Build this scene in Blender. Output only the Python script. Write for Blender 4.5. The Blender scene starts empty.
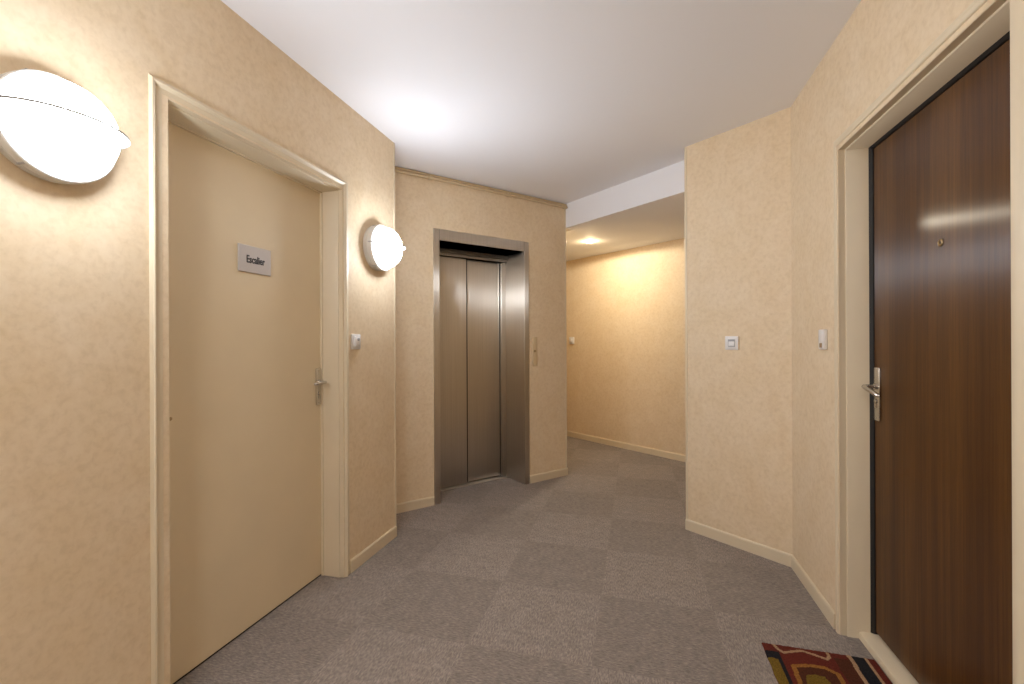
import bpy, bmesh, math, random
from mathutils import Vector, Matrix
random.seed(7)
R = math.radians
sc = bpy.context.scene
COL = sc.collection

# ------------------------------------------------------------------ camera
cam_d = bpy.data.cameras.new('camera'); cam_d.lens = 16.0; cam_d.sensor_width = 36.0
cam_d.clip_start = 0.02; cam_d.clip_end = 60
cam = bpy.data.objects.new('camera', cam_d); COL.objects.link(cam)
cam.matrix_world = Matrix.Translation((0, 0, 1.23)) @ Matrix.Rotation(R(90), 4, 'X') @ Matrix.Rotation(R(-0.25), 4, 'Z')
sc.camera = cam

# ------------------------------------------------------------------ world, exposure
w = bpy.data.worlds.new('world'); sc.world = w; w.use_nodes = True
w.node_tree.nodes['Background'].inputs[0].default_value = (0.9, 0.85, 0.75, 1)
w.node_tree.nodes['Background'].inputs[1].default_value = 0.0
sc.view_settings.view_transform = 'Standard'
try: sc.view_settings.look = 'None'
except Exception: pass
sc.view_settings.gamma = 1.0
sc.view_settings.exposure = 1.32
sc.view_settings.use_curve_mapping = False
sc.cycles.max_bounces = 14
sc.cycles.diffuse_bounces = 10
sc.cycles.glossy_bounces = 6
sc.cycles.use_denoising = True
sc.cycles.sample_clamp_indirect = 6.0
sc.cycles.blur_glossy = 0.3

# light levels
LAMP_E = 34.0          # wall lamp diffusers
CEIL_FILL_E = 24.0          # fill lamp added on the ceiling behind the camera
REAR_FILL_E = 13.0  # unseen wall lamp added behind the camera as fill
SPOT_W = 17.0          # corridor downlight

H = 2.5                # ceiling
HC = 2.28              # corridor ceiling

# ------------------------------------------------------------------ plan (metres, camera at the origin looking +Y)
class Wall:
    """x along the wall to the right seen from the room, y into the wall, z up"""
    def __init__(s, P, X):
        X = Vector(X).normalized(); s.P = Vector(P); s.X = X; s.Y = Vector((-X.y, X.x))
        s.rz = math.atan2(X.y, X.x)
    def pt(s, x, y=0.0, z=0.0):
        q = s.P + s.X * x + s.Y * y
        return Vector((q.x, q.y, z))
a = R(15.2); aE = R(55.35)
UP15 = (math.sin(a), math.cos(a))
WL = Wall((-0.7443, 2.8975), UP15)                                # left wall, x<=0 towards the camera
WR = Wall((1.5197, 2.4719), (-math.sin(a), -math.cos(a)))       # right wall, x>=0 towards the camera
WE = Wall((-0.8387, 3.2761), (math.sin(aE), math.cos(aE)))      # elevator wall
E1 = Vector((0.4995, 4.2015)); E1X = (E1 - WE.P).dot(WE.X)
R0 = Vector((1.137, 2.980)); WS = Wall(R0, Vector((1.5197, 2.4719)) - R0)
SEGL = (Vector((1.5197, 2.4719)) - R0).length
WC = Wall((0.712, 5.961), (1.0475, -1.325))                     # corridor back wall

# ------------------------------------------------------------------ materials
def new_mat(name):
    m = bpy.data.materials.new(name); m.use_nodes = True
    nt = m.node_tree; b = nt.nodes['Principled BSDF']
    return m, nt, b
def simple(name, col, rough=0.5, metal=0.0, spec=0.5, coat=0.0):
    m, nt, b = new_mat(name)
    b.inputs['Base Color'].default_value = (*col, 1)
    b.inputs['Roughness'].default_value = rough
    b.inputs['Metallic'].default_value = metal
    b.inputs['Specular IOR Level'].default_value = spec
    b.inputs['Coat Weight'].default_value = coat
    return m
def node(nt, t, **kw):
    n = nt.nodes.new(t)
    for k, v in kw.items():
        if k in n.inputs: n.inputs[k].default_value = v
        else: setattr(n, k, v)
    return n
def geo_pos(nt): return node(nt, 'ShaderNodeNewGeometry').outputs['Position']
def ramp(nt, fac, stops):
    r = nt.nodes.new('ShaderNodeValToRGB'); nt.links.new(fac, r.inputs[0])
    while len(r.color_ramp.elements) < len(stops): r.color_ramp.elements.new(0.5)
    for e, (p, c) in zip(r.color_ramp.elements, stops):
        e.position = p; e.color = (*c, 1)
    return r.outputs[0]
def mixc(nt, fac, A, B, mode='MIX'):
    m = nt.nodes.new('ShaderNodeMix'); m.data_type = 'RGBA'; m.blend_type = mode
    for i, v in ((0, fac), (6, A), (7, B)):
        if hasattr(v, 'links'): nt.links.new(v, m.inputs[i])
        elif i == 0: m.inputs[0].default_value = v
        else: m.inputs[i].default_value = (*v, 1)
    return m.outputs[2]
def bump(nt, b, h, strength, dist):
    n = node(nt, 'ShaderNodeBump', Strength=strength, Distance=dist)
    nt.links.new(h, n.inputs['Height']); nt.links.new(n.outputs[0], b.inputs['Normal'])

def wallpaper():
    m, nt, b = new_mat('mottled_cream_wallpaper')
    p = geo_pos(nt)
    n1 = node(nt, 'ShaderNodeTexNoise', Scale=7.0, Detail=6.0, Roughness=0.65, Distortion=0.6); nt.links.new(p, n1.inputs['Vector'])
    n2 = node(nt, 'ShaderNodeTexNoise', Scale=44.0, Detail=4.0, Roughness=0.6, Distortion=0.3); nt.links.new(p, n2.inputs['Vector'])
    c1 = ramp(nt, n1.outputs[0], [(0.33, (0.722, 0.572, 0.374)), (0.67, (0.762, 0.624, 0.440))])
    c2 = ramp(nt, n2.outputs[0], [(0.32, (0.90, 0.88, 0.84)), (0.52, (1.0, 1.0, 1.0)), (0.70, (1.04, 1.06, 1.09))])
    c = mixc(nt, 0.75, c1, c2, 'MULTIPLY')
    nt.links.new(c, b.inputs['Base Color'])
    b.inputs['Roughness'].default_value = 0.62; b.inputs['Specular IOR Level'].default_value = 0.35
    bump(nt, b, n2.outputs[0], 0.10, 0.001)
    return m
def ceiling_paint():
    m, nt, b = new_mat('white_ceiling_paint')
    n = node(nt, 'ShaderNodeTexNoise', Scale=90.0, Detail=3.0); nt.links.new(geo_pos(nt), n.inputs['Vector'])
    b.inputs['Base Color'].default_value = (0.84, 0.84, 0.86, 1); b.inputs['Roughness'].default_value = 0.7
    bump(nt, b, n.outputs[0], 0.05, 0.001)
    return m
def carpet():
    m, nt, b = new_mat('grey_carpet_tiles')
    tc = node(nt, 'ShaderNodeTexCoord').outputs['Object']
    mp = node(nt, 'ShaderNodeMapping'); nt.links.new(tc, mp.inputs[0])
    # object coordinates already run along the tile grid; tiles are half a metre
    ck = node(nt, 'ShaderNodeTexChecker', Scale=2.0); nt.links.new(mp.outputs[0], ck.inputs['Vector'])
    ck.inputs[1].default_value = (1, 1, 1, 1); ck.inputs[2].default_value = (0, 0, 0, 1)
    fac = node(nt, 'ShaderNodeMath', operation='ROUND'); nt.links.new(ck.outputs['Fac'], fac.inputs[0])
    # tufted fibre rows, turned a quarter from one tile to the next
    def rows(sx, sy):
        mm = node(nt, 'ShaderNodeMapping'); mm.inputs['Scale'].default_value = (sx, sy, 1); nt.links.new(tc, mm.inputs[0])
        n = node(nt, 'ShaderNodeTexNoise', Scale=1.0, Detail=4.0, Roughness=0.75); nt.links.new(mm.outputs[0], n.inputs['Vector'])
        return n.outputs[0]
    ra = rows(45, 170); rb = rows(170, 45)
    mx = nt.nodes.new('ShaderNodeMix'); nt.links.new(fac.outputs[0], mx.inputs[0]); nt.links.new(ra, mx.inputs[2]); nt.links.new(rb, mx.inputs[3])
    fib = mx.outputs[0]
    big = node(nt, 'ShaderNodeTexNoise', Scale=16.0, Detail=5.0, Roughness=0.7); nt.links.new(tc, big.inputs['Vector'])
    base = mixc(nt, fac.outputs[0], (0.228, 0.192, 0.166), (0.256, 0.216, 0.188))  # sheen difference of the quarter-turned pile put into the tile colours
    f1 = ramp(nt, fib, [(0.32, (0.58, 0.58, 0.58)), (0.5, (1, 1, 1)), (0.70, (1.6, 1.56, 1.5))])
    f2 = ramp(nt, big.outputs[0], [(0.3, (0.86, 0.86, 0.86)), (0.7, (1.12, 1.12, 1.12))])
    c = mixc(nt, 1.0, mixc(nt, 1.0, base, f1, 'MULTIPLY'), f2, 'MULTIPLY')
    nt.links.new(c, b.inputs['Base Color'])
    b.inputs['Roughness'].default_value = 0.95; b.inputs['Specular IOR Level'].default_value = 0.15
    b.inputs['Sheen Weight'].default_value = 0.15
    bump(nt, b, fib, 0.6, 0.003)
    return m
def streak(nt, b, fac, col, rough, aniso, tang):
    # brushed or combed surface: a second gloss lobe spread wide across the vertical grain
    g = nt.nodes.new('ShaderNodeBsdfAnisotropic'); g.distribution = 'GGX'
    g.inputs['Roughness'].default_value = rough; g.inputs['Anisotropy'].default_value = aniso
    nt.links.new(tang, g.inputs['Tangent'])
    if hasattr(col, 'links'): nt.links.new(col, g.inputs['Color'])
    else: g.inputs['Color'].default_value = (*col, 1)
    mx = nt.nodes.new('ShaderNodeMixShader')
    if hasattr(fac, 'links'): nt.links.new(fac, mx.inputs[0])
    else: mx.inputs[0].default_value = fac
    nt.links.new(b.outputs[0], mx.inputs[1]); nt.links.new(g.outputs[0], mx.inputs[2])
    nt.links.new(mx.outputs[0], nt.nodes['Material Output'].inputs['Surface'])
def steel():
    m, nt, b = new_mat('brushed_stainless_steel')
    tc = node(nt, 'ShaderNodeTexCoord').outputs['Object']
    mm = node(nt, 'ShaderNodeMapping'); mm.inputs['Scale'].default_value = (260, 260, 1.2); nt.links.new(tc, mm.inputs[0])
    n = node(nt, 'ShaderNodeTexNoise', Scale=1.0, Detail=3.0); nt.links.new(mm.outputs[0], n.inputs['Vector'])
    c = ramp(nt, n.outputs[0], [(0.3, (0.66, 0.595, 0.51)), (0.7, (0.76, 0.69, 0.60))])
    nt.links.new(c, b.inputs['Base Color'])
    b.inputs['Metallic'].default_value = 1.0; b.inputs['Roughness'].default_value = 0.30
    t = node(nt, 'ShaderNodeCombineXYZ', Z=1.0)
    streak(nt, b, 0.62, c, 0.50, 0.86, t.outputs[0])
    return m
def door_wood():
    m, nt, b = new_mat('mahogany_veneer')
    tc = node(nt, 'ShaderNodeTexCoord').outputs['Object']
    def st(sx, sz, det, dist=0.0):
        mm = node(nt, 'ShaderNodeMapping'); mm.inputs['Scale'].default_value = (sx, sx, sz); nt.links.new(tc, mm.inputs[0])
        n = node(nt, 'ShaderNodeTexNoise', Scale=1.0, Detail=det, Roughness=0.6, Distortion=dist); nt.links.new(mm.outputs[0], n.inputs['Vector'])
        return n.outputs[0]
    wide = st(9, 0.35, 4, 0.4); fine = st(120, 1.6, 4, 0.2); pores = st(420, 9, 2)
    c = ramp(nt, wide, [(0.28, (0.052, 0.017, 0.003)), (0.5, (0.084, 0.031, 0.005)), (0.72, (0.120, 0.049, 0.009))])
    f = ramp(nt, fine, [(0.3, (0.66, 0.62, 0.58)), (0.55, (1, 1, 1)), (0.75, (1.22, 1.25, 1.28))])
    g = ramp(nt, pores, [(0.36, (0.72, 0.70, 0.68)), (0.46, (1, 1, 1))])
    c = mixc(nt, 0.8, c, f, 'MULTIPLY'); c = mixc(nt, 0.6, c, g, 'MULTIPLY')
    nt.links.new(c, b.inputs['Base Color'])
    b.inputs['Roughness'].default_value = 0.6; b.inputs['Specular IOR Level'].default_value = 0.08
    t = node(nt, 'ShaderNodeCombineXYZ', Z=1.0); fr_ = node(nt, 'ShaderNodeFresnel', IOR=1.5)
    fm = node(nt, 'ShaderNodeMath', operation='MULTIPLY'); fm.inputs[1].default_value = 0.7; nt.links.new(fr_.outputs[0], fm.inputs[0])
    streak(nt, b, fm.outputs[0], (1, 1, 1), 0.27, 0.70, t.outputs[0])
    bump(nt, b, fine, 0.08, 0.0008)
    return m
def satin_paint(name, col, rough=0.35):
    m, nt, b = new_mat(name)
    tc = node(nt, 'ShaderNodeTexCoord').outputs['Object']
    n = node(nt, 'ShaderNodeTexNoise', Scale=4.0, Detail=3.0); nt.links.new(tc, n.inputs['Vector'])
    c = ramp(nt, n.outputs[0], [(0.3, tuple(x * 0.97 for x in col)), (0.7, tuple(x * 1.02 for x in col))])
    nt.links.new(c, b.inputs['Base Color']); b.inputs['Roughness'].default_value = rough
    n2 = node(nt, 'ShaderNodeTexNoise', Scale=220.0, Detail=2.0); nt.links.new(tc, n2.inputs['Vector'])
    bump(nt, b, n2.outputs[0], 0.04, 0.0006)
    return m
def emissive(name, col, e):
    m, nt, b = new_mat(name)
    b.inputs['Base Color'].default_value = (0.9, 0.9, 0.88, 1); b.inputs['Roughness'].default_value = 0.25
    b.inputs['Emission Color'].default_value = (*col, 1); b.inputs['Emission Strength'].default_value = e
    return m
def opal(name, col, e):
    # opal glass over a bulb: brightest where it bulges out over the bulb, dimmer round the rim
    m, nt, b = new_mat(name)
    b.inputs['Base Color'].default_value = (0.9, 0.9, 0.88, 1); b.inputs['Roughness'].default_value = 0.25
    b.inputs['Emission Color'].default_value = (*col, 1)
    sp = node(nt, 'ShaderNodeSeparateXYZ'); nt.links.new(node(nt, 'ShaderNodeTexCoord').outputs['Object'], sp.inputs[0])
    mr = node(nt, 'ShaderNodeMapRange'); nt.links.new(sp.outputs['Y'], mr.inputs['Value'])
    for k, v in (('From Min', -0.060), ('From Max', -0.140), ('To Min', e * 0.24), ('To Max', e * 1.4)): mr.inputs[k].default_value = v
    nt.links.new(mr.outputs[0], b.inputs['Emission Strength'])
    return m
def pile(name, col):
    m, nt, b = new_mat(name)
    tc = node(nt, 'ShaderNodeTexCoord').outputs['Object']
    n = node(nt, 'ShaderNodeTexNoise', Scale=260.0, Detail=3.0); nt.links.new(tc, n.inputs['Vector'])
    c = ramp(nt, n.outputs[0], [(0.3, tuple(x * 0.62 for x in col)), (0.7, tuple(min(1, x * 1.35) for x in col))])
    nt.links.new(c, b.inputs['Base Color']); b.inputs['Roughness'].default_value = 1.0
    b.inputs['Specular IOR Level'].default_value = 0.1
    bump(nt, b, n.outputs[0], 0.8, 0.003)
    return m

M_WALL = wallpaper(); M_CEIL = ceiling_paint(); M_CARPET = carpet(); M_STEEL = steel(); M_WOOD = door_wood()
M_TRIM = satin_paint('cream_gloss_trim', (0.69, 0.585, 0.415), 0.42)
M_DOOR = satin_paint('beige_door_paint', (0.71, 0.585, 0.39), 0.36)
M_PIPE = satin_paint('beige_pipe_paint', (0.60, 0.47, 0.29), 0.4)
M_PLATE = satin_paint('cream_plate_paint', (0.62, 0.48, 0.29), 0.4)
M_WHITE = simple('white_plastic', (0.74, 0.72, 0.70), 0.35)
M_GREYP = simple('grey_plastic', (0.34, 0.34, 0.35), 0.3)
M_BASE = simple('grey_lamp_housing', (0.62, 0.60, 0.56), 0.4)
M_CHROME = simple('satin_nickel', (0.62, 0.59, 0.54), 0.25, 1.0)
M_BRASS = simple('dull_brass', (0.40, 0.29, 0.16), 0.35, 1.0)
M_BLACK = simple('dark_gap', (0.012, 0.010, 0.009), 0.6)
M_GLASS = simple('peephole_glass', (0.02, 0.02, 0.025), 0.05)
M_ALU = simple('aluminium_sill', (0.62, 0.58, 0.53), 0.35, 1.0)
M_SIGN = simple('brushed_sign_plate', (0.50, 0.46, 0.43), 0.4, 0.3)
M_INK = simple('dark_ink', (0.03, 0.028, 0.028), 0.5)
M_GLOW = opal('lit_opal_glass', (0.84, 0.90, 1.0), LAMP_E)
M_GLOW2 = emissive('ceiling_fill_glass', (0.84, 0.90, 1.0), CEIL_FILL_E)
M_GLOW3 = opal('rear_fill_glass', (0.84, 0.90, 1.0), REAR_FILL_E)
M_VISOR = simple('grey_visor', (0.30, 0.295, 0.28), 0.4)
M_BULB = emissive('lit_halogen', (1.0, 0.78, 0.45), 60.0)

# ------------------------------------------------------------------ mesh helpers
class MB:
    def __init__(s): s.bm = bmesh.new()
    def box(s, x0, x1, y0, y1, z0, z1):
        v = [s.bm.verts.new(p) for p in ((x0,y0,z0),(x1,y0,z0),(x1,y1,z0),(x0,y1,z0),(x0,y0,z1),(x1,y0,z1),(x1,y1,z1),(x0,y1,z1))]
        for f in ((3,2,1,0),(4,5,6,7),(0,1,5,4),(1,2,6,5),(2,3,7,6),(3,0,4,7)): s.bm.faces.new([v[i] for i in f])
        return s
    def prism(s, poly, z0, z1):
        lo = [s.bm.verts.new((p[0], p[1], z0)) for p in poly]; hi = [s.bm.verts.new((p[0], p[1], z1)) for p in poly]
        n = len(poly); s.bm.faces.new(lo[::-1]); s.bm.faces.new(hi)
        for i in range(n): s.bm.faces.new([lo[i], lo[(i+1)%n], hi[(i+1)%n], hi[i]])
        return s
    def extrude_x(s, prof, x0, x1):
        """profile of (y, z) run along x"""
        A = [s.bm.verts.new((x0, y, z)) for y, z in prof]; B = [s.bm.verts.new((x1, y, z)) for y, z in prof]
        n = len(prof); s.bm.faces.new(A); s.bm.faces.new(B[::-1])
        for i in range(n): s.bm.faces.new([A[i], B[i], B[(i+1)%n], A[(i+1)%n]])
        return s
    def lathe(s, prof, axis='y', center=(0,0,0), seg=48, a0=0.0, a1=2*math.pi):
        """profile of (radius, distance along axis)"""
        c = Vector(center); full = abs(a1 - a0 - 2*math.pi) < 1e-6
        rings = []
        for r, d in prof:
            if r < 1e-6:
                q = {'y': (0, d, 0), 'z': (0, 0, d), 'x': (d, 0, 0)}[axis]
                rings.append([s.bm.verts.new(c + Vector(q))]); continue
            ring = []
            for k in range(seg if full else seg + 1):
                t = a0 + (a1 - a0) * k / seg
                u, v = r * math.cos(t), r * math.sin(t)
                q = {'y': (u, d, v), 'z': (u, v, d), 'x': (d, u, v)}[axis]
                ring.append(s.bm.verts.new(c + Vector(q)))
            rings.append(ring)
        for A, B in zip(rings, rings[1:]):
            m = max(len(A), len(B)); rng = range(m if full else m - 1)
            for k in rng:
                k2 = (k + 1) % m
                vs = [A[k % len(A)], A[k2 % len(A)], B[k2 % len(B)], B[k % len(B)]]
                u = []
                for x in vs:
                    if x not in u: u.append(x)
                if len(u) > 2:
                    try: s.bm.faces.new(u)
                    except ValueError: pass
        return s
    def tube(s, pts, rad, seg=14):
        """round bar through points, closed ends; rad one number or one per point"""
        pts = [Vector(p) for p in pts]; n = len(pts)
        rr = rad if isinstance(rad, (list, tuple)) else [rad] * n
        rings = []; up = None
        for i, p in enumerate(pts):
            t = (pts[min(i+1, n-1)] - pts[max(i-1, 0)]).normalized()
            if up is None:
                up = Vector((0, 0, 1)) if abs(t.z) < 0.9 else Vector((1, 0, 0))
            u = (up - t * up.dot(t)).normalized(); v = t.cross(u); up = u
            rings.append([s.bm.verts.new(p + (u * math.cos(q) + v * math.sin(q)) * rr[i]) for q in [2*math.pi*k/seg for k in range(seg)]])
        for A, B in zip(rings, rings[1:]):
            for k in range(seg): s.bm.faces.new([A[k], A[(k+1)%seg], B[(k+1)%seg], B[k]])
        s.bm.faces.new(rings[0][::-1]); s.bm.faces.new(rings[-1])
        return s
    def frame_sweep(s, prof, x0, x1, ztop, z0=0.0):
        """profile (u outwards from the opening edge, y), or (u left, u top, u right, y), swept up the left, over the top and down the right"""
        V = []
        for p in prof:
            ul, ut, ur, y = p if len(p) == 4 else (p[0], p[0], p[0], p[1])
            V.append([s.bm.verts.new(q) for q in ((x0 - ul, y, z0), (x0 - ul, y, ztop + ut), (x1 + ur, y, ztop + ut), (x1 + ur, y, z0))])
        n = len(V)
        for i in range(n):
            A, B = V[i], V[(i+1) % n]
            for k in range(3): s.bm.faces.new([A[k], B[k], B[k+1], A[k+1]])
        s.bm.faces.new([V[i][0] for i in range(n)]); s.bm.faces.new([V[i][3] for i in range(n)][::-1])
        return s
    def bevel(s, wd, seg=2, ang=30):
        s.bm.normal_update()
        e = [x for x in s.bm.edges if len(x.link_faces) == 2 and x.calc_face_angle(0) > R(ang)]
        bmesh.ops.bevel(s.bm, geom=e, offset=wd, segments=seg, affect='EDGES', profile=0.5, clamp_overlap=True)
        return s
    def build(s, name, mat, parent=None, loc=(0,0,0), rz=0.0, smooth=None, kind=None):
        bmesh.ops.recalc_face_normals(s.bm, faces=s.bm.faces)
        me = bpy.data.meshes.new(name); s.bm.to_mesh(me); s.bm.free()
        for m in (mat if isinstance(mat, list) else [mat]): me.materials.append(m)
        if smooth:
            me.polygons.foreach_set('use_smooth', [True] * len(me.polygons))
            me.set_sharp_from_angle(angle=R(smooth))
        o = bpy.data.objects.new(name, me); COL.objects.link(o)
        if parent: o.parent = parent
        o.location = loc; o.rotation_euler = (0, 0, rz)
        if kind: o['kind'] = kind
        return o
def tag(o, label=None, cat=None, group=None, kind=None):
    for k, v in (('label', label), ('category', cat), ('group', group), ('kind', kind)):
        if v: o[k] = v
    return o
def empty(name, wall, x, y=0.0, z=0.0, **kw):
    o = bpy.data.objects.new(name, None); COL.objects.link(o); o.empty_display_size = 0.1
    o.location = wall.pt(x, y, z); o.rotation_euler = (0, 0, wall.rz)
    return tag(o, **kw)
def copy_tree(o, parent=None):
    c = o.copy(); COL.objects.link(c)
    if parent: c.parent = parent
    for ch in [k for k in o.children]: copy_tree(ch, c)
    return c
def onwall(name, mb, wall, mat, **kw):
    return mb.build(name, mat, loc=wall.pt(0), rz=wall.rz, kind='structure', **kw)

# ------------------------------------------------------------------ floor and ceilings
A0 = R(15.2)
# floor object turned onto the carpet-tile grid; its origin is a tile corner
al, ac = -0.26 , -0.165
gx = ac * math.cos(A0) + al * math.sin(A0); gy = -ac * math.sin(A0) + al * math.cos(A0)
fl = MB().box(-5, 6, -3, 10, -0.08, 0.0).build('floor', M_CARPET, loc=(gx, gy, 0), rz=-A0, kind='structure')
MB().box(-5, 6, -3, 10, H, H + 0.1).build('ceiling', M_CEIL, loc=(gx, gy, 0), rz=-A0, kind='structure')

# ------------------------------------------------------------------ walls
# door openings (wall x ranges)
DL0, DL1, DLT = -1.447, -0.540, 2.026
DR0, DR1, DRT = 0.597, 1.490, 2.020
BACK = 4.3
TH = 0.18
G_ = 0.008             # rough opening a little larger than the lining
onwall('wall_left', MB().box(-BACK, DL0 - G_, 0, TH, 0, H).box(DL1 + G_, 0, 0, TH, 0, H).box(DL0 - G_, DL1 + G_, 0, TH, DLT + G_, H), WL, M_WALL)
onwall('wall_right', MB().box(0, DR0 - G_, 0, TH, 0, H).box(DR1 + G_, BACK - 0.35, 0, TH, 0, H).box(DR0 - G_, DR1 + G_, 0, TH, DRT + G_, H), WR, M_WALL)
n = WE.Y
p0 = WL.P; p1 = WL.P + n * 0.40; p2 = p1 - WE.X * 0.5; p3 = WL.pt(-0.2, TH).xy; p4 = WL.pt(0, 0.02).xy
MB().prism([p0, p1, p2, p3, WL.pt(-0.05, 0.03).xy], 0, H).build('wall_return', M_WALL, kind='structure')
# elevator wall with its opening
EO0, EO1, EOT = 0.348, 1.147, 2.009
ETH = 0.42
onwall('wall_elevator', MB().box(-0.5, EO0 - G_, 0, ETH, 0, H).box(EO1 + G_, E1X, 0, ETH, 0, H).box(EO0 - G_, EO1 + G_, 0, ETH, EOT + G_, H), WE, M_WALL)
onwall('wall_segment', MB().box(0, 4.2, 0, 0.55, 0, H), WS, M_WALL)
onwall('wall_back', MB().box(-3.2, 3.6, 0, 0.15, 0, H), WC, M_WALL)
# inner corridor wall running on behind the elevator, the two far corridor ends and the wall behind the camera
ci = -WS.X
MB().prism([E1, E1 + ci * 2.6, E1 + ci * 2.6 - WE.X * 0.15, E1 - WE.X * 0.15 + ci * 0.3], 0, H).build('wall_inner', M_WALL, kind='structure')
q = E1 + ci * 2.6
MB().prism([q - WE.X * 0.3, q + WE.X * 1.6, q + WE.X * 1.6 + ci * 0.15, q - WE.X * 0.3 + ci * 0.15], 0, H).build('wall_far_left', M_WALL, kind='structure')
q = WS.pt(3.6, 0.0).xy
MB().prism([q, q + WE.X * 1.7, q + WE.X * 1.7 + WS.X * 0.15, q + WS.X * 0.15], 0, H).build('wall_far_right', M_WALL, kind='structure')
b0 = WL.pt(-BACK + 0.1, 0.05).xy; b1 = b0 + Vector((math.cos(a), -math.sin(a))) * 2.45
dn = -Vector(UP15)
MB().prism([b0, b1, b1 + dn * 0.15, b0 + dn * 0.15], 0, H).build('wall_rear', M_WALL, kind='structure')

# lowered corridor ceiling and the white beam that closes it towards the landing
c0 = E1 + ci * 2.6; c1 = E1; c2 = WS.pt(0, 0.188).xy; c3 = WS.pt(3.7, 0.188).xy
c4 = WC.pt(3.6, 0.02).xy; c5 = WC.pt(-3.0, 0.02).xy
bw = WS.Y
lint = MB().prism([c1, c2, c2 + bw * 0.10, c1 + bw * 0.10], HC, H)
lint.build('wall_lintel', M_CEIL, kind='structure')
MB().prism([c0, c1 + bw*0.1, c2 + bw*0.1, c3, c4, c5], HC, HC + 0.05).build('ceiling_corridor', M_CEIL, kind='structure')

# ------------------------------------------------------------------ baseboards
BP = [(0.0, 0.0), (-0.009, 0.0), (-0.009, 0.058), (-0.007, 0.064), (-0.004, 0.068), (0.0, 0.068)]
def base(name, wall, x0, x1): onwall(name, MB().extrude_x(BP, x0, x1), wall, M_TRIM)
def base2(name, wall, runs):
    mb = MB()
    for x0, x1 in runs: mb.extrude_x(BP, x0, x1)
    onwall(name, mb, wall, M_TRIM)
base2('baseboard_left', WL, [(-BACK + 0.1, DL0 - 0.071), (DL1 + 0.054, -0.003)])
base2('baseboard_right', WR, [(0.0, DR0 - 0.044), (DR1 + 0.085, BACK - 0.4)])
base2('baseboard_elevator', WE, [(-0.2, EO0 - 0.052), (EO1 + 0.052, E1X + 0.008)])
base2('baseboard_segment', WS, [(-0.002, SEGL)])
base2('baseboard_back', WC, [(-3.0, 3.4)])
# corner beads on the three outer corners
def bead(name, wall, x, z0=0.066):
    mb = MB().box(x - 0.012, x + 0.003, -0.003, 0.02, z0, H); mb.bevel(0.0015, 1)
    onwall(name, mb, wall, M_TRIM)
bead('trim_1', WL, 0.0)
bead('trim_2', WE, E1X)
mb = MB().box(-0.003, 0.013, -0.003, 0.02, 0.066, H); mb.bevel(0.0015, 1); onwall('trim_3', mb, WS, M_TRIM)

# ------------------------------------------------------------------ lever handles
def lever_handle(parent, x, z, zlo, zhi, pw, direction, mat, keyhole=True, droop=0.003, ln=0.12):
    """plate on the door face at local y=0 of the parent; lever runs along x in the given direction"""
    mb = MB().box(-pw/2, pw/2, -0.009, 0.0, zlo - z, zhi - z); mb.bevel(0.003, 2)
    h = mb.build('door_handle', mat, parent, loc=(x, 0, z), smooth=40)
    mb = MB(); mb.lathe([(0.0, -0.009), (0.0115, -0.009), (0.0115, -0.016), (0.0, -0.016)], 'y', seg=24)
    d = direction
    mb.tube([(0, -0.012, 0), (0, -0.040, 0), (d*0.003, -0.050, 0), (d*0.012, -0.055, 0), (d*ln*0.33, -0.056, -droop*0.25), (d*ln*0.7, -0.054, -droop*0.65), (d*ln*0.95, -0.050, -droop), (d*ln, -0.046, -droop)],
            [0.008, 0.0075, 0.008, 0.0085, 0.0085, 0.0085, 0.0075, 0.005])
    mb.build('lever', mat, h, smooth=50)
    if keyhole:
        mb = MB().lathe([(0.0, -0.0095), (0.009, -0.0095), (0.009, -0.013), (0.0, -0.013)], 'y', center=(0, 0, -0.06), seg=20)
        mb.box(-0.004, 0.004, -0.013, -0.009, -0.085, -0.06)
        k = mb.build('lock_cylinder', mat, h, smooth=40)
    for zz in (zlo - z + 0.012, zhi - z - 0.012):
        MB().lathe([(0.0, -0.011), (0.003, -0.0105), (0.0035, -0.009)], 'y', center=(0, 0, zz), seg=12).build('screw', mat, h, smooth=40)
    return h

# ------------------------------------------------------------------ left door (stairs)
d1 = empty('door_1', WL, (DL0 + DL1) / 2, kind='structure')
hw = (DL1 - DL0) / 2
RD = 0.130
prof = [(0,0,0, RD + 0.045), (0,0,0, 0.027), (.003,.003,.002, .024), (.024,.012,.008, .025), (.026,.013,.009, .004), (.029,.015,.011, -.001), (.050,.030,.014, -.002),
        (.056,.035,.017, -.010), (.061,.040,.021, -.014), (.066,.046,.026, -.012), (.068,.050,.034, -.005), (.069,.055,.051, -.003), (.070,.056,.053, .001), (.006,.006,.006, .001), (.006,.006,.006, RD + 0.045)]
MB().frame_sweep(prof, -hw, hw, DLT).build('door_frame', M_TRIM, d1, smooth=50)
# rebate that the leaf closes against
MB().frame_sweep([(0.0, RD - 0.012), (-0.006, RD - 0.012), (-0.006, RD), (0.0, RD)], -hw, hw, DLT).build('door_stop', M_TRIM, d1)
mb = MB().box(-hw + 0.0005, hw - 0.0005, RD, RD + 0.04, 0.008, DLT - 0.001); mb.bevel(0.002, 1)
leaf = mb.build('door_leaf', M_DOOR, d1)
MB().box(-hw, hw, RD + 0.005, RD + 0.035, 0.0, 0.008).build('door_gap', M_BLACK, d1)
hn = lever_handle(leaf, hw - 0.028, 1.025, 0.906, 1.097, 0.036, -1, M_CHROME, droop=0.004, ln=0.085)
hn.location = (hw - 0.028, RD, 1.025)
mb = MB().lathe([(0.0, -0.001), (0.006, -0.001), (0.007, 0.0)], 'y', center=(-1.35 - (DL0 + DL1) / 2, RD, 0.96), seg=16)
mb.build('bolt_hole', M_BRASS, leaf)

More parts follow.
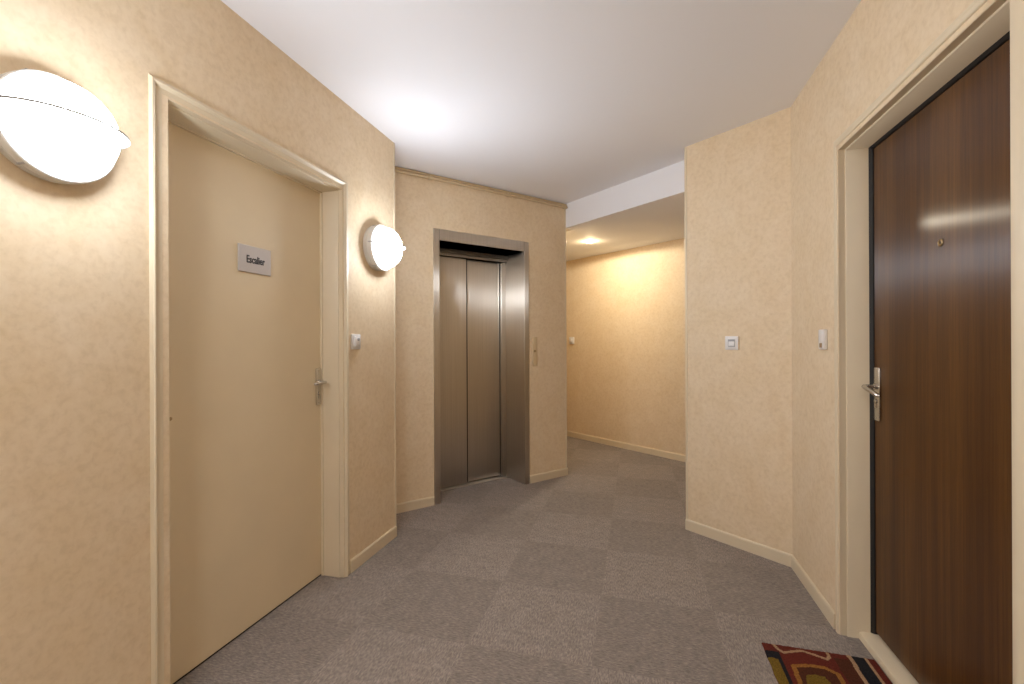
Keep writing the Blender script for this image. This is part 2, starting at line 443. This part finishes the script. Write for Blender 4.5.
# sign with its word
sg = empty('door_sign', WL, -0.975, RD, 1.592, label='small grey plate reading Escalier on the left beige door', cat='sign')
mb = MB().box(-0.088, 0.088, -0.006, 0.0, -0.058, 0.058); mb.bevel(0.0015, 1)
mb.build('plate', M_SIGN, sg)
def text_mesh(name, txt, size, mat, parent, loc, sx=1.0, bold=0.0):
    cu = bpy.data.curves.new(name + '_curve', 'FONT'); cu.body = txt; cu.size = size; cu.align_x = 'CENTER'; cu.align_y = 'CENTER'
    cu.extrude = 0.0006; cu.offset = bold; cu.resolution_u = 3
    t = bpy.data.objects.new(name + '_tmp', cu); COL.objects.link(t)
    bpy.context.view_layer.update()
    me = bpy.data.meshes.new_from_object(t.evaluated_get(bpy.context.evaluated_depsgraph_get()))
    bpy.data.objects.remove(t); bpy.data.curves.remove(cu)
    me.transform(Matrix.Rotation(R(90), 4, 'X') @ Matrix.Diagonal((sx, 1, 1, 1)))
    me.materials.clear(); me.materials.append(mat); me.name = name
    o = bpy.data.objects.new(name, me); COL.objects.link(o); o.parent = parent; o.location = loc
    return o
text_mesh('lettering', 'Escalier', 0.045, M_INK, sg, (0.001, -0.0068, -0.002), 0.72, 0.0010)

# ------------------------------------------------------------------ right door (apartment)
d2 = empty('door_2', WR, (DR0 + DR1) / 2, kind='structure')
hw2 = (DR1 - DR0) / 2; RD2 = 0.121
prof = [(0,0,0, RD2 + .045), (0,0,0, .028), (.002,.002,.002, .026), (.011,.022,.011, .026), (.012,.024,.012, .0), (.013,.025,.013, -.003), (.016,.028,.016, -.006), (.032,.044,.036, -.006),
        (.034,.046,.040, -.002), (.043,.054,.075, -.002), (.045,.057,.085, .001), (.006,.006,.006, .001), (.006,.006,.006, RD2 + .045)]
MB().frame_sweep(prof, -hw2, hw2, DRT).build('door_frame', M_TRIM, d2, smooth=50)
mb = MB().box(-hw2 + 0.009, hw2 - 0.006, RD2, RD2 + 0.040, 0.042, DRT - 0.008); mb.bevel(0.002, 1)
leaf2 = mb.build('door_leaf', M_WOOD, d2)
MB().box(-hw2, hw2, RD2 + 0.010, RD2 + 0.045, 0.0, DRT).build('door_rebate', M_BLACK, d2)
MB().frame_sweep([(0,0,0, .107), (-.008,-.007,-.004, .117), (-.008,-.007,-.004, RD2 + .015), (0,0,0, RD2 + .015)], -hw2, hw2, DRT).build('door_seal', M_BLACK, d2)
sill = [(RD2 + 0.01, 0.0), (0.066, 0.0), (0.065, 0.020), (0.068, 0.027), (0.080, 0.031), (RD2 + 0.01, 0.031)]
MB().extrude_x(sill, -hw2, hw2).build('door_sill', M_TRIM, d2, smooth=30)
hn = lever_handle(leaf2, 0, 1.045, 0.908, 1.121, 0.042, 1, M_CHROME, droop=0.026, ln=0.118)
hn.location = (-hw2 + 0.040, RD2, 1.045)
px = 1.028 - (DR0 + DR1) / 2
mb = MB().lathe([(0.004, 0.0), (0.0125, 0.0), (0.0125, -0.003), (0.009, -0.005), (0.006, -0.004), (0.004, 0.0)], 'y', center=(px, RD2, 1.540), seg=24)
pe = mb.build('peephole', M_BRASS, leaf2, smooth=40)
MB().lathe([(0.0, -0.003), (0.004, -0.0025), (0.006, -0.001)], 'y', center=(px, RD2, 1.540), seg=20).build('lens', M_GLASS, pe, smooth=60)

# ------------------------------------------------------------------ elevator
ew = (EO1 - EO0) / 2; EXC = (EO0 + EO1) / 2; ED = 0.285
el = empty('elevator', WE, EXC, label='brushed steel elevator entrance with two sliding door panels', cat='elevator')
mb = MB().frame_sweep([(0,0,0, ED + 0.06), (0,0,0, -0.004), (.002,.002,.002, -0.006), (.048,.084,.048, -0.006), (.050,.086,.050, -0.004), (.050,.086,.050, 0.0), (.006,.006,.006, 0.0), (.006,.006,.006, ED + 0.06)], -ew, ew, EOT)
fr = mb.build('door_frame', M_STEEL, el)
# joints between the jamb covers and the head cover
for jx in (-ew, ew): MB().box(jx - 0.0005, jx + 0.0005, -0.0066, -0.004, EOT, EOT + 0.085).build('joint', M_BLACK, fr)
mb = MB().box(-ew, ew, ED - 0.045, ED - 0.030, 1.975, EOT).box(-ew, ew, ED - 0.03, ED + 0.06, 1.950, EOT)
mb.bevel(0.002, 1)
mb.build('head_rail', M_STEEL, el)
sx = 0.741 - EXC
def panel(x0, x1, y, name='door_panel'):
    mb = MB().box(x0, x1, y, y + 0.028, 0.012, 1.972); mb.bevel(0.003, 2)
    return mb.build(name, M_STEEL, el)
panel(-ew + 0.002, sx, ED + 0.002)
panel(sx - 0.03, ew - 0.052, ED + 0.034)
MB().box(sx - 0.001, sx + 0.024, ED + 0.0305, ED + 0.0345, 0.012, 1.95).build('dark_seam', M_BLACK, el)  # black strip standing in for the dark gap between the panels
MB().box(ew - 0.0535, ew - 0.0475, ED + 0.020, ED + 0.040, 0.012, 1.95).build('dark_seam', M_BLACK, el)  # black strip standing in for the dark gap beside the closing post
# narrow closing post on the right
mb = MB().box(ew - 0.047, ew, ED - 0.004, ED + 0.06, 0.012, 1.972).box(ew - 0.062, ew - 0.054, ED + 0.022, ED + 0.033, 0.012, 1.972); mb.bevel(0.002, 1)
mb.build('closing_post', M_STEEL, el)
MB().box(-ew, ew, ED + 0.062, ED + 0.075, 0.0, 2.0).build('shaft_shadow_board', M_BLACK, el)
mb = MB().box(-ew, ew, ED - 0.035, ED - 0.004, 0.0005, 0.006).box(-ew, ew, ED + 0.001, ED + 0.062, 0.0005, 0.006)
mb.bevel(0.0015, 1); mb.build('sill', M_ALU, el)

cp = empty('elevator_call_panel', WE, 1.262, 0, 1.145, label='cream call button plate right of the elevator', cat='call panel')
mb = MB().box(-0.026, 0.026, -0.006, 0, -0.128, 0.128); mb.bevel(0.003, 2); pl = mb.build('plate', M_PLATE, cp, smooth=40)
mb = MB().lathe([(0.0, -0.012), (0.0095, -0.011), (0.011, -0.006)], 'y', center=(-0.004, 0, 0.004), seg=24); mb.build('button', M_BRASS, cp, smooth=40)
for zz in (-0.105, 0.105):
    MB().lathe([(0.0, -0.0075), (0.003, -0.007), (0.0035, -0.006)], 'y', center=(0, 0, zz), seg=12).build('screw', M_PLATE, cp, smooth=40)

# ------------------------------------------------------------------ pipe under the ceiling above the elevator
pp = empty('ceiling_pipe', WE, 0, 0, H, label='thin beige pipe running under the ceiling above the elevator', cat='pipe')
MB().tube([(-0.12, -0.018, -0.036), (E1X + 0.012, -0.018, -0.036)], 0.0105, 20).build('pipe', M_PIPE, pp, smooth=60)
MB().tube([(-0.12, -0.010, -0.013), (E1X, -0.010, -0.013)], 0.009, 12).build('thin_pipe', M_PIPE, pp, smooth=60)
for x in (0.27, 0.98, E1X - 0.03):
    mb = MB().tube([(x - 0.013, -0.020, -0.036), (x + 0.013, -0.020, -0.036)], 0.0175, 20).box(x - 0.010, x + 0.010, -0.022, 0.0, -0.044, -0.028)
    mb.build('clamp', M_PIPE, pp, smooth=40)

# ------------------------------------------------------------------ wall lamps
def wall_lamp(wall, x, z, label):
    o = empty('wall_lamp', wall, x, 0, z, label=label, cat='lamp', group='round bulkhead lamps on the left wall')
    mb = MB().lathe([(0.0, 0.0), (0.128, 0.0), (0.131, -0.006), (0.133, -0.026), (0.134, -0.028), (0.132, -0.030), (0.134, -0.032), (0.133, -0.053), (0.130, -0.056), (0.117, -0.057), (0.0, -0.052)], 'y', seg=72)
    hsg = mb.build('housing', M_BASE, o, smooth=40)
    for k in range(3):
        t = R(90 + 120 * k + 28)
        mb = MB(); mb.box(0.132*math.cos(t) - 0.003, 0.132*math.cos(t) + 0.003, -0.046, -0.022, 0.132*math.sin(t) - 0.003, 0.132*math.sin(t) + 0.003)
        mb.build('clip', M_GREYP, hsg)
    pr = [(0.1190, -0.056)]
    for k in range(0, 13):
        t = k / 12 * math.pi / 2
        pr.append((0.1180 * math.cos(t) ** 0.82 if k < 12 else 0.0, -0.058 - 0.094 * math.sin(t)))
    MB().lathe(pr, 'y', seg=72).build('diffuser', M_GLOW, o, smooth=60)
    # flat visor standing out of the dome at mid height
    poly = []; N = 40
    for k in range(N + 1):
        t = math.pi * k / N
        poly.append((0.144 * math.cos(t), -0.042 - 0.134 * math.sin(t) ** 0.92))
    poly2 = [(0.10 * math.cos(math.pi * k / N), -0.066 - 0.05 * math.sin(math.pi * k / N)) for k in range(N, -1, -1)]
    mb = MB(); mb.prism(poly + poly2, -0.003, 0.003)
    mb.build('visor', M_VISOR, o, loc=(0, 0, 0.008))
    return o
wall_lamp(WL, -1.774, 1.784, 'large glowing round wall lamp left of the stair door, cut by the photo edge')
wall_lamp(WL, -0.222, 1.785, 'glowing round wall lamp between the stair door and the elevator corner')

REAR_FILL = wall_lamp(WL, -3.32, 1.79, 'added unseen round wall lamp on the left wall behind the camera, for fill light')  # added out of view as fill light, continuing the row of wall lamps
for rl in (REAR_FILL,):
    for ch in rl.children:
        if ch.name.startswith('diffuser'): ch.data.materials[0] = M_GLOW3
# unseen fill lamp added on the ceiling behind the camera
cl = bpy.data.objects.new('ceiling_fill_lamp', None); COL.objects.link(cl); cl.location = (-0.45, -1.0, H)
tag(cl, label='added unseen fill lamp on the ceiling behind the camera', cat='ceiling lamp')
MB().lathe([(0.0, 0.0), (0.20, 0.0), (0.205, -0.01), (0.205, -0.035), (0.198, -0.04), (0.0, -0.038)], 'z', seg=64).build('housing', M_BASE, cl, smooth=40)
MB().lathe([(0.195, -0.041)] + [(0.195 * math.cos(k / 8 * math.pi / 2) if k < 8 else 0.0, -0.045 - 0.06 * math.sin(k / 8 * math.pi / 2)) for k in range(9)], 'z', seg=64).build('diffuser', M_GLOW2, cl, smooth=60)

# ------------------------------------------------------------------ corridor downlight
dl = bpy.data.objects.new('recessed_spotlight', None); COL.objects.link(dl); dl.location = (0.82, 4.76, HC)
tag(dl, label='small lit spotlight in the lowered corridor ceiling', cat='spotlight')
MB().lathe([(0.043, 0.0), (0.054, 0.0), (0.055, -0.003), (0.051, -0.006), (0.044, -0.005), (0.043, 0.0)], 'z', seg=40).build('trim_ring', M_WHITE, dl, smooth=40)
MB().lathe([(0.0, -0.010), (0.022, -0.013), (0.038, -0.008), (0.043, -0.001)], 'z', seg=32).build('bulb', M_BULB, dl, smooth=60)
ld = bpy.data.lights.new('spot_beam', 'SPOT'); ld.energy = SPOT_W; ld.color = (1.0, 0.91, 0.74); ld.shadow_soft_size = 0.028
ld.spot_size = R(179.5); ld.spot_blend = 0.12
lo = bpy.data.objects.new('spot_beam', ld); COL.objects.link(lo); lo.location = (0.82, 4.76, HC - 0.022)

ld = bpy.data.lights.new('bulb_glow', 'POINT'); ld.energy = 0.8; ld.color = (1.0, 0.76, 0.44); ld.shadow_soft_size = 0.02
lo = bpy.data.objects.new('bulb_glow', ld); COL.objects.link(lo); lo.location = (0.82, 4.76, HC - 0.05)

# ------------------------------------------------------------------ switches
def switch(wall, x, z, label, style):
    o = empty('light_switch', wall, x, 0, z, label=label, cat='switch')
    mb = MB().box(-0.040, 0.040, -0.010, 0, -0.041, 0.041); mb.bevel(0.003, 2); mb.build('plate', M_WHITE, o, smooth=40)
    if style == 'rocker':
        mb = MB().box(-0.021, 0.021, -0.0108, -0.008, -0.022, 0.022); mb.build('recess', M_GREYP, o)
        mb = MB().extrude_x([(-0.009, -0.019), (-0.014, -0.017), (-0.0125, 0.0), (-0.0115, 0.010), (-0.009, 0.010)], -0.018, 0.018); mb.bevel(0.001, 1)
        mb.build('rocker', M_WHITE, o)
    else:
        mb = MB().box(-0.022, 0.022, -0.020, -0.008, -0.024, 0.026); mb.bevel(0.004, 2); mb.build('button', M_WHITE, o, smooth=40)
        mb = MB().lathe([(0.0, -0.024), (0.008, -0.024), (0.010, -0.019)], 'y', center=(0.004, 0, 0.012), seg=20); mb.build('indicator', M_GREYP, o, smooth=40)
    return o
switch(WL, -0.43, 1.235, 'white push switch on the left wall beside the stair door frame', 'push')
switch(WS, 0.309, 1.218, 'square white rocker switch on the angled wall beside the corridor opening', 'rocker')
# doorbell beside the apartment door
o = empty('doorbell', WR, 0.450, 0, 1.235, label='slim white doorbell push beside the brown door frame', cat='doorbell')
mb = MB().box(-0.030, 0.030, -0.017, 0, -0.045, 0.045); mb.bevel(0.004, 2); mb.build('cover', M_WHITE, o, smooth=40)
mb = MB().box(-0.012, 0.012, -0.019, -0.015, -0.036, -0.016); mb.bevel(0.001, 1); mb.build('button', M_BRASS, o)
# bell push in the corridor
o = empty('light_switch', WC, 0.108, 0, 1.245, label='small white switch on the corridor back wall under the spotlight', cat='switch')
mb = MB().box(-0.040, 0.040, -0.022, 0, -0.045, 0.045); mb.bevel(0.006, 2); mb.build('plate', M_WHITE, o, smooth=40)
mb = MB().box(-0.020, 0.020, -0.034, -0.018, -0.022, 0.024); mb.bevel(0.004, 2); mb.build('button', M_WHITE, o, smooth=40)

# ------------------------------------------------------------------ doormat
def seg_d(px_, py_, x0, y0, x1, y1):
    dx, dy = x1 - x0, y1 - y0; L2 = dx*dx + dy*dy or 1e-9
    t = max(0, min(1, ((px_-x0)*dx + (py_-y0)*dy) / L2))
    return math.hypot(px_ - x0 - t*dx, py_ - y0 - t*dy)
def poly_d(x, y, P): return min(seg_d(x, y, *P[i], *P[i+1]) for i in range(len(P)-1))
def inside(x, y, P):
    c = False; j = len(P) - 1
    for i in range(len(P)):
        if (P[i][1] > y) != (P[j][1] > y) and x < (P[j][0]-P[i][0])*(y-P[i][1])/(P[j][1]-P[i][1]) + P[i][0]: c = not c
        j = i
    return c
MATW, MATL = 0.392, 0.64
CURL = [(0.040, 0.0), (0.050, 0.032), (0.066, 0.050), (0.095, 0.036), (0.137, 0.019), (0.180, 0.034), (0.213, 0.049), (0.228, 0.034), (0.230, 0.012)]
OR1 = [(0.070, 0.30), (0.074, 0.20), (0.080, 0.122), (0.130, 0.106), (0.186, 0.102), (0.222, 0.128), (0.220, 0.20), (0.214, 0.31), (0.15, 0.34), (0.070, 0.30)]
BLOB = [(0.104, 0.30), (0.098, 0.20), (0.108, 0.163), (0.140, 0.152), (0.170, 0.156), (0.182, 0.20), (0.176, 0.29)]
def mat_col(u, v):
    # 0 maroon 1 black 2 tan 3 olive 4 orange 5 brown 6 bright red
    if v > MATL/2 + 0.02: v = MATL - v; 
    if abs(u - (0.302 + 0.002*math.sin(v*40))) < 0.0075: return 2
    if 0.309 < u < 0.353: return 1
    if abs(u - 0.358) < 0.0065: return 2
    if u >= 0.364: return 0
    if poly_d(u, v, CURL) < 0.0062: return 2
    if poly_d(u, v, OR1) < 0.0085: return 4
    if inside(u, v, BLOB): return 3
    if inside(u, v, OR1): return 5
    if u < 0.034 and v > 0.092 + 0.3*max(0, u-0.02): return 3
    if u < 0.050 and v > 0.050: return 1
    if poly_d(u, v, [(0.25, 0.10), (0.27, 0.2), (0.26, 0.31)]) < 0.012: return 5
    if u > 0.24: return 5 if v > 0.03 else 0
    return 0
cols = [(0.115, 0.022, 0.014), (0.016, 0.015, 0.017), (0.36, 0.22, 0.12), (0.155, 0.095, 0.016), (0.27, 0.115, 0.026), (0.075, 0.024, 0.012), (0.16, 0.02, 0.012)]
nm = ['maroon_pile', 'black_pile', 'tan_pile', 'olive_pile', 'orange_pile', 'brown_pile', 'red_pile']
mats = [pile(a_, b_) for a_, b_ in zip(nm, cols)]
bm = bmesh.new(); NX, NY = 112, 182
G = {}
for i in range(NX + 1):
    for j in range(NY + 1):
        u = MATW * i / NX; v = MATL * j / NY
        ed = min(u, MATW - u, v, MATL - v)
        z = 0.0085 * min(1, 0.35 + ed / 0.006) + random.uniform(-0.0009, 0.0009)
        du = 0.0012 * math.sin(v * 61) if ed < 1e-6 else 0
        G[i, j] = bm.verts.new((u + du + random.uniform(-.0004, .0004), -v + random.uniform(-.0004, .0004), z))
for i in range(NX):
    for j in range(NY):
        f = bm.faces.new([G[i, j], G[i, j+1], G[i+1, j+1], G[i+1, j]])
        f.material_index = mat_col(MATW * (i + .5) / NX, MATL * (j + .5) / NY); f.smooth = True
# underside and rim
lo = {}
ring = [(i, 0) for i in range(NX)] + [(NX, j) for j in range(NY)] + [(i, NY) for i in range(NX, 0, -1)] + [(0, j) for j in range(NY, 0, -1)]
lov = [bm.verts.new((G[k].co.x, G[k].co.y, 0.0005)) for k in ring]
for k in range(len(ring)):
    k2 = (k + 1) % len(ring)
    bm.faces.new([G[ring[k]], G[ring[k2]], lov[k2], lov[k]]).material_index = 0
bm.faces.new(lov).material_index = 1
mb = MB(); mb.bm.free(); mb.bm = bm
ma, mc = 2.048, 0.488
mo = mb.build('doormat', mats, loc=(mc*math.cos(a) + ma*math.sin(a), -mc*math.sin(a) + ma*math.cos(a), 0.0), rz=-a)
tag(mo, label='patterned maroon, black and ochre doormat in front of the brown door', cat='doormat')
